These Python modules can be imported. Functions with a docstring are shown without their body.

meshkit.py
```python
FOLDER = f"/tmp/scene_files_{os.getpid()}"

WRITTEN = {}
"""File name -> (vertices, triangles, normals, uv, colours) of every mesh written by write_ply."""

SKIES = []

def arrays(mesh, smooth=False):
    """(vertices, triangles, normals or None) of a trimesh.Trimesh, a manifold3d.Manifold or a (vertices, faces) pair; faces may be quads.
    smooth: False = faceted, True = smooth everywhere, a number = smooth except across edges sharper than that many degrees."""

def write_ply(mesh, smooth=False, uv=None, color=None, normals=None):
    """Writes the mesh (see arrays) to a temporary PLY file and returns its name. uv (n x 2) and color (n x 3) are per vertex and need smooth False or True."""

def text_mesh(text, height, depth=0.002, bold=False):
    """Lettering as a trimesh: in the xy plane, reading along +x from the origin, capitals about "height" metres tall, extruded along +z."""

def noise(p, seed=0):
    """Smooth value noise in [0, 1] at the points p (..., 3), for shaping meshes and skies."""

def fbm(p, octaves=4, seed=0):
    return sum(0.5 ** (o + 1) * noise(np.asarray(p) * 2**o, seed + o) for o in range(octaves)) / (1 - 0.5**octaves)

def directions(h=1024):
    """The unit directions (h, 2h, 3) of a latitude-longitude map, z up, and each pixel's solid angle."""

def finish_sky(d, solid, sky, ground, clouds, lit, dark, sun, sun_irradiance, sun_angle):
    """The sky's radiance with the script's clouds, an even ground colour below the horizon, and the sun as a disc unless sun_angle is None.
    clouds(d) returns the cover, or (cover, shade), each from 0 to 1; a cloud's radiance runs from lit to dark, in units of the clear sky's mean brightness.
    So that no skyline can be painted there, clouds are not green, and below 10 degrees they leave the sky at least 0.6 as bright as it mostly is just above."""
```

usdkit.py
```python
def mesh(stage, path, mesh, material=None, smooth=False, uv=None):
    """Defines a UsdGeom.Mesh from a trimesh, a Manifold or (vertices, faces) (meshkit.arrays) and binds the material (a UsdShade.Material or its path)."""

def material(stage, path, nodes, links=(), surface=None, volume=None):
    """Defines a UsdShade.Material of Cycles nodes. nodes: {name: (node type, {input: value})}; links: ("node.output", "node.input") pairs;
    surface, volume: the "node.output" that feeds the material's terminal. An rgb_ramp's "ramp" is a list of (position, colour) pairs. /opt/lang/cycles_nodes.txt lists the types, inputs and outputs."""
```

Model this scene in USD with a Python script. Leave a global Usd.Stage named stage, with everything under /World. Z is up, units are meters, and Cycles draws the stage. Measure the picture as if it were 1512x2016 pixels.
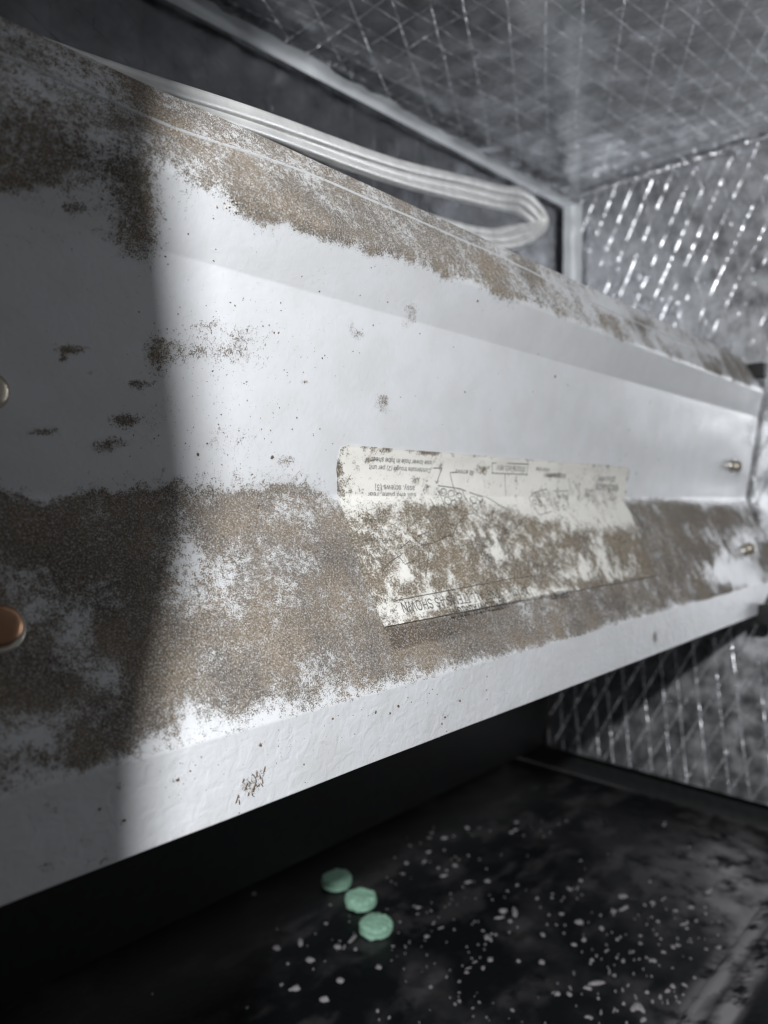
import math, random
import numpy as np, trimesh, usdkit, meshkit
from pxr import Usd, UsdGeom, UsdLux, UsdShade, Gf, Sdf, Vt

stage = Usd.Stage.CreateInMemory()
UsdGeom.SetStageUpAxis(stage, 'Z')
UsdGeom.SetStageMetersPerUnit(stage, 1.0)
UsdGeom.Xform.Define(stage, '/World')
UsdGeom.Scope.Define(stage, '/World/Looks')
rng = np.random.default_rng(7)
random.seed(7)

# ------------------------------------------------------------------ camera, lights, exposure
H0 = 0.36                                   # height of the camera above the pan floor
FPX, CX, CY, HOR = 1400.0, 756.0, 1008.0, 985.0
YAW = math.atan2(1319.0, FPX)               # angle between view axis and the trough's length (+X)
PITCH = -math.atan2(CY - HOR, FPX)
fwd0 = np.array([math.cos(YAW), math.sin(YAW), 0.0])
right = np.array([math.sin(YAW), -math.cos(YAW), 0.0])
fwd = fwd0 * math.cos(PITCH) + np.array([0, 0, 1.0]) * math.sin(PITCH)
up = np.cross(right, fwd)
CAM = np.array([0.0, 0.0, H0])
cam = UsdGeom.Camera.Define(stage, '/World/camera')
M = np.eye(4); M[0, :3], M[1, :3], M[2, :3], M[3, :3] = right, up, -fwd, CAM
cam.AddTransformOp().Set(Gf.Matrix4d(*M.ravel().tolist()))
cam.CreateHorizontalApertureAttr(24.0)
cam.CreateVerticalApertureAttr(32.0)
cam.CreateFocalLengthAttr(24.0 * FPX / 1512.0)
cam.CreateFStopAttr(6.6)
cam.CreateFocusDistanceAttr(0.30)
cam.CreateClippingRangeAttr(Gf.Vec2f(0.01, 100.0))
cam.CreateExposureAttr(0.0)

LAMP = np.array([-0.250, -0.155, H0 + 0.225])
lamp = UsdLux.SphereLight.Define(stage, '/World/inspection_lamp')
lamp.AddTranslateOp().Set(Gf.Vec3d(*LAMP))
lamp.CreateRadiusAttr(0.012)
lamp.CreateIntensityAttr(4700.0)
lamp.CreateColorAttr(Gf.Vec3f(0.985, 0.995, 1.0))

usdkit.material(stage, '/World/Looks/room_light', {'b': ('background_shader', {'color': (0.97, 0.985, 1.01), 'strength': 0.10})}, [], surface='b.background')
dome = UsdLux.DomeLight.Define(stage, '/World/room_light')
UsdShade.MaterialBindingAPI.Apply(dome.GetPrim()).Bind(UsdShade.Material.Get(stage, '/World/Looks/room_light'))


def ray(x, y):
    d = (x - CX) * right + (CY - y) * up + FPX * fwd
    return d / FPX


def on_y(x, y, Y):                           # point of the picture ray on the upright plane at depth Y
    d = ray(x, y); return CAM + d * (Y / d[1])


def on_x(x, y, X):
    d = ray(x, y); return CAM + d * (X / d[0])


def on_z(x, y, Z):
    d = ray(x, y); return CAM + d * ((Z - CAM[2]) / d[2])


def project(P):
    v = np.asarray(P) - CAM
    z = np.maximum(v @ fwd, 1e-3)
    return CX + FPX * (v @ right) / z, CY - FPX * (v @ up) / z


# ------------------------------------------------------------------ small helpers
used = {}


def numbered(parent, name):
    k = (parent, name); n = used.get(k, 0); used[k] = n + 1
    return f'{parent}/{name}' if n == 0 else f'{parent}/{name}_{n:03d}'


def tag(prim, label=None, category=None, group=None, kind=None):
    for k, v in (('label', label), ('category', category), ('group', group), ('kind', kind)):
        if v:
            prim.SetCustomDataByKey(k, v)


def thing(name, label, category, loc=(0, 0, 0), group=None):
    x = UsdGeom.Xform.Define(stage, numbered('/World', name))
    x.AddTranslateOp().Set(Gf.Vec3d(*map(float, loc)))
    tag(x.GetPrim(), label, category, group)
    return x.GetPrim()


def obj(name, mesh, mat, parent=None, smooth=False, normals=None, attrs=None, origin=None):
    base = str(parent.GetPath()) if parent else '/World'
    if attrs and smooth is not False:
        smooth = True                        # (a smoothing angle would split the vertices the attributes belong to)
    if normals is None:
        v, f, n = meshkit.arrays(mesh, smooth)
    else:
        v, f = np.asarray(mesh[0], float), np.asarray(mesh[1], int); n = normals
        if f.shape[1] == 4:
            f = np.vstack([f[:, [0, 1, 2]], f[:, [0, 2, 3]]])
    if origin is not None:
        v = v - np.asarray(origin)
    m = usdkit.mesh(stage, numbered(base, name), (v, f), f'/World/Looks/{mat}')
    if n is not None:
        m.CreateNormalsAttr(Vt.Vec3fArray.FromNumpy(np.ascontiguousarray(n, np.float32)))
        m.SetNormalsInterpolation('vertex')
    for k, a in (attrs or {}).items():
        UsdGeom.PrimvarsAPI(m).CreatePrimvar(k, Sdf.ValueTypeNames.FloatArray, 'vertex').Set(Vt.FloatArray.FromNumpy(np.asarray(a, np.float32)))
    return m.GetPrim()


def grid_faces(nu, nv):                      # vertices indexed [u*nv + v]
    i = np.arange(nu - 1)[:, None] * nv + np.arange(nv - 1)[None, :]
    i = i.ravel()
    return np.stack([i, i + nv, i + nv + 1, i + 1], 1)


def sstep(a, b, x):
    t = np.clip((np.asarray(x, float) - a) / (b - a), 0, 1)
    return t * t * (3 - 2 * t)


def tube(points, radius, sides=10, sub=8):
    P = np.asarray(points, float)
    if sub > 1:
        from scipy.interpolate import CubicSpline
        t = np.concatenate([[0], np.cumsum(np.linalg.norm(np.diff(P, axis=0), axis=1))])
        P = CubicSpline(t, P)(np.linspace(0, t[-1], len(P) * sub))
    T = np.gradient(P, axis=0); T /= np.linalg.norm(T, axis=1)[:, None]
    N = np.zeros_like(P); a = np.cross(T[0], [0.3, 0.2, 1.0]); N[0] = a / np.linalg.norm(a)
    for i in range(1, len(P)):
        a = N[i - 1] - T[i] * (N[i - 1] @ T[i]); N[i] = a / np.linalg.norm(a)
    B = np.cross(T, N)
    R = np.broadcast_to(np.asarray(radius, float), (len(P),))
    th = np.linspace(0, 2 * np.pi, sides, endpoint=False)
    V = P[:, None] + R[:, None, None] * (np.cos(th)[None, :, None] * N[:, None] + np.sin(th)[None, :, None] * B[:, None])
    V = V.reshape(-1, 3); F = []
    n = len(P)
    i = np.arange(n - 1)[:, None] * sides; j = np.arange(sides)[None, :]; jn = (j + 1) % sides
    F = np.stack([(i + j), (i + jn), (i + sides + jn), (i + sides + j)], -1).reshape(-1, 4)
    F = np.vstack([F[:, [0, 1, 2]], F[:, [0, 2, 3]]])
    V = np.vstack([V, P[0], P[-1]]); a, b = len(V) - 2, len(V) - 1
    jj = np.arange(sides)
    F = np.vstack([F, np.stack([np.full(sides, a), (jj + 1) % sides, jj], 1), np.stack([np.full(sides, b), (n - 1) * sides + jj, (n - 1) * sides + (jj + 1) % sides], 1)])
    return V, F


def lathe(profile, n=24):                    # profile (r, z)
    return trimesh.creation.revolve(np.asarray(profile, float), sections=n)


def join(parts):
    V, F, k = [], [], 0
    for v, f in parts:
        f = np.asarray(f)
        if f.shape[1] == 4:
            f = np.vstack([f[:, [0, 1, 2]], f[:, [0, 2, 3]]])
        V.append(v); F.append(f + k); k += len(v)
    return np.vstack(V), np.vstack(F)


# ------------------------------------------------------------------ materials
def mat(name, nodes, links, surface='p.BSDF'):
    return usdkit.material(stage, f'/World/Looks/{name}', nodes, links, surface=surface)


def dusty(name, paint, rough, peel_scale, peel_strength, dust_a=(0.222, 0.187, 0.152), dust_b=(0.105, 0.087, 0.071), grain=(2000, 430)):
    """Paint or paper under settled dust: the 'dust' primvar says how much lies where, noise breaks it into grains."""
    N = {'tc': ('texture_coordinate', {}),
         'at': ('attribute', {'attribute': 'dust'}), 'ag': ('attribute', {'attribute': 'grime'}),
         'dm3': ('mix_color', {'blend_type': 'multiply', 'b': (0.52, 0.49, 0.47)}),
         'na': ('noise_texture', {'scale': grain[0], 'detail': 3.0, 'roughness': 0.6}),
         'nb': ('noise_texture', {'scale': grain[1], 'detail': 3.0, 'roughness': 0.6}),
         'nc': ('noise_texture', {'scale': 75, 'detail': 2.0}),
         'ng': ('noise_texture', {'scale': 2400, 'detail': 1.0}),
         'ab': ('mix_float', {'fac': 0.40}), 'abc': ('mix_float', {'fac': 0.12}),
         'nf': ('noise_texture', {'scale': 1100, 'detail': 3.0, 'roughness': 0.7}), 'nl': ('noise_texture', {'scale': 38, 'detail': 4.0, 'roughness': 0.65}),
         'thr': ('math', {'math_type': 'multiply_add', 'value2': -0.23, 'value3': 0.615}),
         'df': ('math', {'math_type': 'subtract'}),
         'mk': ('map_range', {'range_type': 'smoothstep', 'from_min': -0.045, 'from_max': 0.055, 'clamp': True}),
         'r1': ('rgb_ramp', {'ramp': [(0.30, dust_b), (0.5, dust_a), (0.68, tuple(c * 1.35 for c in dust_a))]}),
         'r2': ('rgb_ramp', {'ramp': [(0.30, (0.60, 0.64, 0.70)), (0.42, (0.88, 0.91, 0.96)), (0.54, (1.0, 1.0, 0.97)), (0.68, (1.18, 1.14, 1.06))]}),
         'dm': ('mix_color', {'blend_type': 'multiply', 'fac': 1.0}),
         'grit': ('rgb_ramp', {'ramp': [(0.3, (0.62, 0.62, 0.62)), (0.52, (1, 1, 1)), (0.7, (1.35, 1.33, 1.3))]}),
         'dm2': ('mix_color', {'blend_type': 'multiply', 'fac': 1.0}),
         'col': ('mix_color', {}),
         'fl': ('noise_texture', {'scale': grain[0] * 0.72, 'detail': 4.0, 'roughness': 0.75}),
         'fm': ('map_range', {'range_type': 'smoothstep', 'from_min': 0.535, 'from_max': 0.60, 'to_min': 1.0, 'to_max': 0.36, 'clamp': True}),
         'mf': ('math', {'math_type': 'multiply'}),
         'fi': ('map_range', {'range_type': 'smoothstep', 'from_min': 0.10, 'from_max': 0.95, 'to_max': 0.50, 'clamp': True}),
         'fv': ('math', {'math_type': 'multiply_add', 'value2': 1.2, 'value3': -0.6}), 'fa': ('math', {'math_type': 'add'}),
         'pv': ('rgb_ramp', {'ramp': [(0.33, (0.93, 0.925, 0.91)), (0.6, (1, 1, 1))]}), 'pp': ('mix_color', {'blend_type': 'multiply', 'fac': 1.0, 'a': paint}),
         'pf': ('mix_color', {'b': tuple(0.5 * c + 0.5 * d * 1.7 for c, d in zip(paint, dust_a))}),
         'ro': ('mix_float', {'a': rough, 'b': 0.95}),
         'np': ('noise_texture', {'scale': peel_scale, 'detail': 2.0, 'distortion': 0.6}),
         'bp': ('bump', {'strength': peel_strength, 'distance': 0.0009}),
         'hm': ('math', {'math_type': 'multiply'}),
         'bd': ('bump', {'strength': 0.6, 'distance': 0.0007}),
         'p': ('principled_bsdf', {'specular_ior_level': 0.4})}
    L = [('tc.object', f'{n}.vector') for n in ('na', 'nb', 'nc', 'ng', 'np', 'nf', 'nl', 'fl')]
    L += [('fl.fac', 'fm.value'), ('mk.result', 'mf.value1'), ('fm.result', 'mf.value2'), ('nl.fac', 'fv.value1'), ('fv.value', 'fa.value1'), ('at.fac', 'fa.value2'), ('fa.value', 'fi.value'),
          ('nl.fac', 'pv.fac'), ('pv.color', 'pp.b'), ('pp.result', 'pf.a'), ('fi.result', 'pf.fac'), ('pf.result', 'col.a')]
    L += [('na.fac', 'ab.a'), ('nb.fac', 'ab.b'), ('ab.result', 'abc.a'), ('nc.fac', 'abc.b'), ('at.fac', 'thr.value1'),
          ('abc.result', 'df.value1'), ('thr.value', 'df.value2'), ('df.value', 'mk.value'),
          ('nf.fac', 'r1.fac'), ('nl.fac', 'r2.fac'), ('r1.color', 'dm.a'), ('r2.color', 'dm.b'), ('ng.fac', 'grit.fac'),
          ('dm.result', 'dm2.a'), ('grit.color', 'dm2.b'), ('mf.value', 'col.fac'), ('ag.fac', 'dm3.fac'), ('dm2.result', 'dm3.a'), ('dm3.result', 'col.b'), ('col.result', 'p.base_color'),
          ('mk.result', 'ro.fac'), ('ro.result', 'p.roughness'), ('np.fac', 'bp.height'), ('mk.result', 'hm.value1'), ('na.fac', 'hm.value2'),
          ('hm.value', 'bd.height'), ('bp.normal', 'bd.normal'), ('bd.normal', 'p.normal')]
    return mat(name, N, L)


dusty('painted_steel', (0.72, 0.735, 0.765), 0.24, 300, 0.12)
dusty('peel_paint', (0.72, 0.735, 0.765), 0.33, 180, 0.45)
dusty('label_paper', (0.90, 0.885, 0.845), 0.55, 500, 0.05, dust_a=(0.215, 0.178, 0.136), dust_b=(0.10, 0.083, 0.06), grain=(1500, 380))
dusty('label_ink', (0.11, 0.11, 0.115), 0.6, 500, 0.05, dust_a=(0.12, 0.10, 0.075), dust_b=(0.08, 0.065, 0.045), grain=(1500, 380))
dusty('dark_dust', (0.12, 0.095, 0.075), 0.9, 500, 0.3, dust_a=(0.105, 0.082, 0.062), dust_b=(0.07, 0.055, 0.042))


def metal(name, color, rough, scale, strength, dist=0.001, metallic=1.0):
    mat(name, {'tc': ('texture_coordinate', {}), 'n': ('noise_texture', {'scale': scale, 'detail': 4.0, 'roughness': 0.6}),
               'n2': ('noise_texture', {'scale': scale * 0.21, 'detail': 3.0}),
               'rr': ('map_range', {'from_min': 0.3, 'from_max': 0.7, 'to_min': rough * 0.7, 'to_max': rough * 1.35, 'clamp': True}),
               'cr': ('rgb_ramp', {'ramp': [(0.3, tuple(c * 0.82 for c in color)), (0.65, color)]}),
               'b': ('bump', {'strength': strength, 'distance': dist}), 'p': ('principled_bsdf', {'metallic': metallic})},
        [('tc.object', 'n.vector'), ('tc.object', 'n2.vector'), ('n2.fac', 'rr.value'), ('rr.result', 'p.roughness'), ('n2.fac', 'cr.fac'),
         ('cr.color', 'p.base_color'), ('n.fac', 'b.height'), ('b.normal', 'p.normal')])


metal('foil', (0.76, 0.775, 0.805), 0.33, 260, 0.10, 0.001, 0.95)
metal('smooth_foil', (0.80, 0.815, 0.84), 0.27, 260, 0.10, 0.001, 0.90)
metal('shaded_foil', (0.30, 0.305, 0.32), 0.27, 130, 0.2, 0.002)  # foil with the rear wall's shade put into its colour
metal('foil_thread', (0.90, 0.91, 0.95), 0.27, 500, 0.35, 0.0006, 0.82)
metal('tape_metal', (0.80, 0.83, 0.86), 0.5, 160, 0.4, 0.001, 0.35)
metal('cable_metal', (0.93, 0.93, 0.92), 0.26, 220, 0.2, 0.0006, 0.2)
metal('brass', (0.56, 0.51, 0.43), 0.42, 300, 0.3, 0.0006)
metal('zinc', (0.72, 0.70, 0.64), 0.34, 300, 0.3, 0.0006)
metal('brown_metal', (0.36, 0.20, 0.12), 0.28, 240, 0.4, 0.0006, 0.75)  # warm brown metal for the lower left screw head


def plain(name, color, rough, scale=150, var=0.25, bump=0.3, dist=0.001, spec=0.5):
    mat(name, {'tc': ('texture_coordinate', {}), 'n': ('noise_texture', {'scale': scale, 'detail': 4.0, 'roughness': 0.65}),
               'r': ('rgb_ramp', {'ramp': [(0.32, tuple(c * (1 - var) for c in color)), (0.68, tuple(min(1, c * (1 + var)) for c in color))]}),
               'b': ('bump', {'strength': bump, 'distance': dist}), 'p': ('principled_bsdf', {'roughness': rough, 'specular_ior_level': spec})},
        [('tc.object', 'n.vector'), ('n.fac', 'r.fac'), ('r.color', 'p.base_color'), ('n.fac', 'b.height'), ('b.normal', 'p.normal')])


plain('black_plastic', (0.012, 0.013, 0.014), 0.5, 120, 0.3, 0.25)
plain('black_rubber', (0.012, 0.012, 0.013), 0.6)
plain('tablet', (0.36, 0.62, 0.47), 0.8, 420, 0.16, 0.7, 0.001)
plain('mineral', (0.30, 0.285, 0.30), 0.85, 500, 0.3, 0.5)
plain('crumb', (0.13, 0.092, 0.06), 0.95, 900, 0.4, 0.5)
plain('pale_crumb', (0.50, 0.45, 0.37), 0.9, 900, 0.2, 0.5)
plain('blocker_paint', (0.016, 0.0165, 0.017), 0.7)  # near-black coat of the added light-blocking sheets
# pan floor: black plastic with a film of dried scale
mat('pan_floor', {'tc': ('texture_coordinate', {}), 'n': ('noise_texture', {'scale': 14, 'detail': 5.0, 'roughness': 0.6}), 'n2': ('noise_texture', {'scale': 190, 'detail': 3.0}),
                  'at': ('attribute', {'attribute': 'dust'}), 'sp': ('voronoi_texture', {'scale': 120}), 'ma': ('map_range', {'from_min': 0.50, 'from_max': 0.72, 'clamp': True}),
                  'sp2': ('map_range', {'from_min': 0.14, 'from_max': 0.05, 'clamp': True}), 'mx': ('math', {'math_type': 'multiply_add', 'value2': 0.10}),
                  'ad': ('math', {'math_type': 'multiply_add', 'use_clamp': True}), 'c': ('mix_color', {'a': (0.006, 0.0072, 0.008), 'b': (0.36, 0.345, 0.36)}), 'n3': ('noise_texture', {'scale': 48, 'detail': 5.0, 'roughness': 0.6}),
                  'b': ('bump', {'strength': 0.3, 'distance': 0.001}), 'k': ('map_range', {'from_min': 0.36, 'from_max': 0.52, 'clamp': True}), 'p': ('principled_bsdf', {'roughness': 0.4, 'specular_ior_level': 0.3})},
    [('tc.object', 'n3.vector'), ('n3.fac', 'k.value'), ('k.result', 'ad.value1'), ('tc.object', 'n.vector'), ('tc.object', 'n2.vector'), ('tc.object', 'sp.vector'), ('n.fac', 'ma.value'), ('sp.distance', 'sp2.value'), ('ma.result', 'mx.value1'),
     ('at.fac', 'ad.value2'), ('mx.value', 'ad.value3'), ('ad.value', 'c.fac'), ('c.result', 'p.base_color'), ('n2.fac', 'b.height'), ('b.normal', 'p.normal')])

# ------------------------------------------------------------------ the case round the trough
XE, YB = 0.862, 0.475                        # end wall and rear wall planes


def zceil(X):
    return H0 + 0.402 - 0.037 * (XE - X)


def insulation(name, label, P0, eu, ev, nu_len, nv_len, normal, dirs, seed, amp, step=0.005, zfun=None, phase=0.0, skin='foil', fine=0.30):
    """Foil-faced board: a gently bulging sheet, the scrim threads raised on it."""
    P0, eu, ev, normal = (np.asarray(a, float) for a in (P0, eu, ev, normal))
    t = thing(name, label, 'insulation board', P0)

    def surf(u, v):
        u, v = np.asarray(u, float), np.asarray(v, float)
        q = np.stack([u * 9, v * 9, np.full_like(u, seed)], -1)
        h = (meshkit.fbm(q, 4, seed) - 0.5) * amp + (meshkit.noise(np.stack([u * 55, v * 55, np.zeros_like(u)], -1), seed + 9) - 0.5) * amp * fine
        P = P0 + u[..., None] * eu + v[..., None] * ev + h[..., None] * normal
        if zfun:
            P = P + zfun(u, v)
        return P
    nu, nv = int(nu_len / step) + 1, int(nv_len / step) + 1
    U, V = np.meshgrid(np.linspace(0, nu_len, nu), np.linspace(0, nv_len, nv), indexing='ij')
    G = surf(U, V).reshape(-1, 3)
    f = grid_faces(nu, nv)
    if np.dot(np.cross(eu, ev), normal) < 0:
        f = f[:, ::-1]
    obj('foil_face', (G, f), skin, t, smooth=True, origin=P0)
    parts = []
    r = np.random.default_rng(seed)
    for ang, pitch, size in dirs:
        c, s = math.cos(ang), math.sin(ang)
        L = math.hypot(nu_len, nv_len)
        off = phase
        cu, cv = nu_len / 2, nv_len / 2
        k = int(L / pitch / 2) + 1
        for j in range(-k, k + 1):
            o = j * pitch + off + r.normal(0, pitch * 0.05)
            seg = 0.0030
            tt = np.arange(-L / 2, L / 2, seg)
            wob = np.cumsum(r.normal(0, 0.00012, len(tt)))
            u = cu + tt * c - (o + wob) * s; v = cv + tt * s + (o + wob) * c
            ok = (u > 0.001) & (u < nu_len - 0.001) & (v > 0.001) & (v < nv_len - 0.001)
            u, v = u[ok], v[ok]
            if len(u) < 3:
                continue
            w = size * (0.75 + 0.5 * r.random(len(u)))
            hgt = size * (0.22 + 1.1 * r.random(len(u)) ** 2.4)
            a = surf(u - w * -s, v - w * c); b = surf(u + w * -s, v + w * c); m = surf(u, v) + normal * hgt[:, None]
            a = a - normal * 2e-4; b = b - normal * 2e-4
            Vv = np.stack([a, m, b], 1).reshape(-1, 3)
            i = np.arange(len(u) - 1) * 3
            F = np.vstack([np.stack([i, i + 3, i + 4, i + 1], 1), np.stack([i + 1, i + 4, i + 5, i + 2], 1)])
            parts.append((Vv, F))
    p = obj('scrim_threads', join(parts), skin if skin == 'shaded_foil' else 'foil_thread', t, smooth=35, origin=P0)
    tag(p, kind='stuff')
    return t


ZW = H0 - 0.318                              # lower edge of the lined walls, at the pan rim
d2r = math.radians
insulation('foil_rear_wall', 'foil-faced insulation on the rear wall, colour darkened for shade, behind the white trough', (-0.42, YB, H0 - 0.10), (1, 0, 0), (0, 0, 1), XE + 0.42, 0.50, (0, -1, 0),
           [(d2r(90), 0.030, 0.0003), (d2r(28), 0.030, 0.0003), (d2r(-28), 0.030, 0.0003)], 3, 0.005, skin='shaded_foil')
insulation('foil_end_wall', 'foil-faced insulation with bright diamond scrim on the end wall at right', (XE, YB, ZW), (0, -1, 0), (0, 0, 1), 0.80, H0 + 0.41 - ZW, (-1, 0, 0),
           [(d2r(100), 0.0215, 0.0010), (d2r(64), 0.0215, 0.0012), (d2r(8), 0.040, 0.0004)], 11, 0.0025, fine=0.10,
           zfun=lambda u, v: np.stack([-0.060 * sstep(0.34, -0.10, v), 0 * u, 0 * u], -1))  # lower part bulged out to turn the foil towards the lamp
insulation('foil_ceiling', 'foil-faced insulation with dotted scrim lines overhead in the top right corner', (-0.05, YB, H0 + 0.402), (1, 0, 0), (0, -1, 0), XE + 0.05, 0.40, (0, 0, -1),
           [(d2r(90), 0.028, 0.0007), (d2r(4), 0.020, 0.0004), (d2r(150), 0.030, 0.0007)], 21, 0.008,
           zfun=lambda u, v: np.stack([0 * u, 0 * u, -0.037 * (XE + 0.05 - u)], -1), skin='smooth_foil', fine=0.07)

# aluminium tape along the joint of ceiling and rear wall, and down the rear corner
tp = thing('aluminium_tape', 'pale rumpled aluminium tape sealing the joint between ceiling and rear wall', 'tape', (XE, YB, H0 + 0.40))
n = 220
xs = np.linspace(-0.40, XE - 0.004, n)
rag = (meshkit.noise(np.stack([xs * 70, 0 * xs, 0 * xs], -1), 4) - 0.5) * 0.006
prof = []
for k, (dy, dz) in enumerate([(-0.0125, -0.0030), (-0.008, -0.0042), (-0.0050, -0.0058), (-0.0047, -0.009), (-0.0047, -0.0115)]):
    wob = (meshkit.noise(np.stack([xs * 45, 0 * xs + k * 3.3, 0 * xs], -1), 6) - 0.5) * 0.0022
    prof.append(np.stack([xs, np.full(n, YB + dy - 0.002) - (rag if k == 0 else 0) + wob, zceil(xs) + dz - 0.009 + wob], -1))
V = np.stack(prof, 1).reshape(-1, 3)
obj('ceiling_strip', (V, grid_faces(n, 5)), 'tape_metal', tp, smooth=True, origin=(XE, YB, H0 + 0.40))
zs = np.linspace(H0 + 0.06, H0 + 0.388, 90); prof = []
for k, (dx, dy) in enumerate([(-0.024, -0.0062), (-0.014, -0.0075), (-0.0075, -0.009), (-0.0072, -0.016), (-0.0068, -0.024)]):
    wob = (meshkit.noise(np.stack([zs * 60, 0 * zs + k * 2.1, 0 * zs], -1), 8) - 0.5) * 0.002
    prof.append(np.stack([XE + dx + wob, YB + dy + wob, zs], -1))
obj('corner_strip', (np.stack(prof, 1).reshape(-1, 3), grid_faces(90, 5)), 'tape_metal', tp, smooth=True, origin=(XE, YB, H0 + 0.40))

b = trimesh.creation.box((XE + 0.42 - 0.02, 0.012, H0 - 0.10 - ZW - 0.004)); b.apply_translation(((XE - 0.42) / 2 - 0.01, YB + 0.008, (H0 - 0.10 + ZW) / 2))  # black sheet standing in for shade on the lower rear wall
rw = thing('rear_shade', 'black sheet standing in for deep shade below the foil, under the trough', 'shade sheet', (0.2, YB, ZW))
obj('shade_sheet', b, 'black_plastic', rw, origin=(0.2, YB, ZW))

# added unseen blocker: its edge throws the shadow across the left of the trough
cs = thing('light_blocker', 'added dark sheets out of view that block light from the left and top', 'shade sheet', (-0.3, 0.06, 0))
import shapely.geometry as sg
zz = np.linspace(-0.08, 0.92, 120)
edge_x = -0.0468 + 0.0036 * np.exp(-((zz - H0 - 0.105) / 0.045) ** 2) + (meshkit.noise(np.stack([zz * 30, 0 * zz, 0 * zz], -1), 2) - 0.5) * 0.0012  # edge bowed to shape the curve of the cast shadow
poly = sg.Polygon([(-0.65, -0.08)] + list(zip(edge_x, zz)) + [(-0.65, 0.92)])
bx = trimesh.creation.extrude_polygon(poly, 0.012, engine='earcut')
bx.vertices = np.stack([bx.vertices[:, 0], 0.061 - bx.vertices[:, 2], bx.vertices[:, 1]], 1)
obj('edge_blocker', bx, 'blocker_paint', cs, origin=(-0.3, 0.06, 0))
bx = trimesh.creation.box((0.012, 0.42, 0.9)); bx.apply_translation((-0.43, 0.265, 0.42))  # added unseen sheet, darkens what the rear wall reflects
obj('side_blocker', bx, 'blocker_paint', cs, origin=(-0.3, 0.06, 0))

bx = trimesh.creation.box((0.37, 0.41, 0.012)); bx.apply_translation((-0.24, 0.27, H0 + 0.385))  # added unseen sheet, stops room light entering from above
obj('top_blocker', bx, 'blocker_paint', cs, origin=(-0.3, 0.06, 0))
bx = trimesh.creation.box((1.7, 0.012, 0.6)); bx.apply_translation((0.42, 0.055, H0 + 0.42 + 0.30))  # added unseen sheet, blocks the bright reflection in the rear foil
obj('header_blocker', bx, 'blocker_paint', cs, origin=(-0.3, 0.06, 0))

# crumpled foil bead along the joint of ceiling and end wall
n = 150; ys = np.linspace(YB - 0.02, 0.10, n); rr_ = np.random.default_rng(9)
rad = 0.0022 + 0.0024 * meshkit.noise(np.stack([ys * 130, 0 * ys, 0 * ys], -1), 3)
P = np.stack([np.full(n, XE - 0.004), ys, np.full(n, H0 + 0.397)], -1) + rr_.normal(0, 0.0008, (n, 3))
bead = thing('foil_seam', 'bright beaded seam of crumpled foil between ceiling and end wall', 'foil seam', (XE, 0.3, H0 + 0.4))
obj('seam_bead', tube(P, rad, 9, 1), 'foil_thread', bead, smooth=40, origin=(XE, 0.3, H0 + 0.4))

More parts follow.
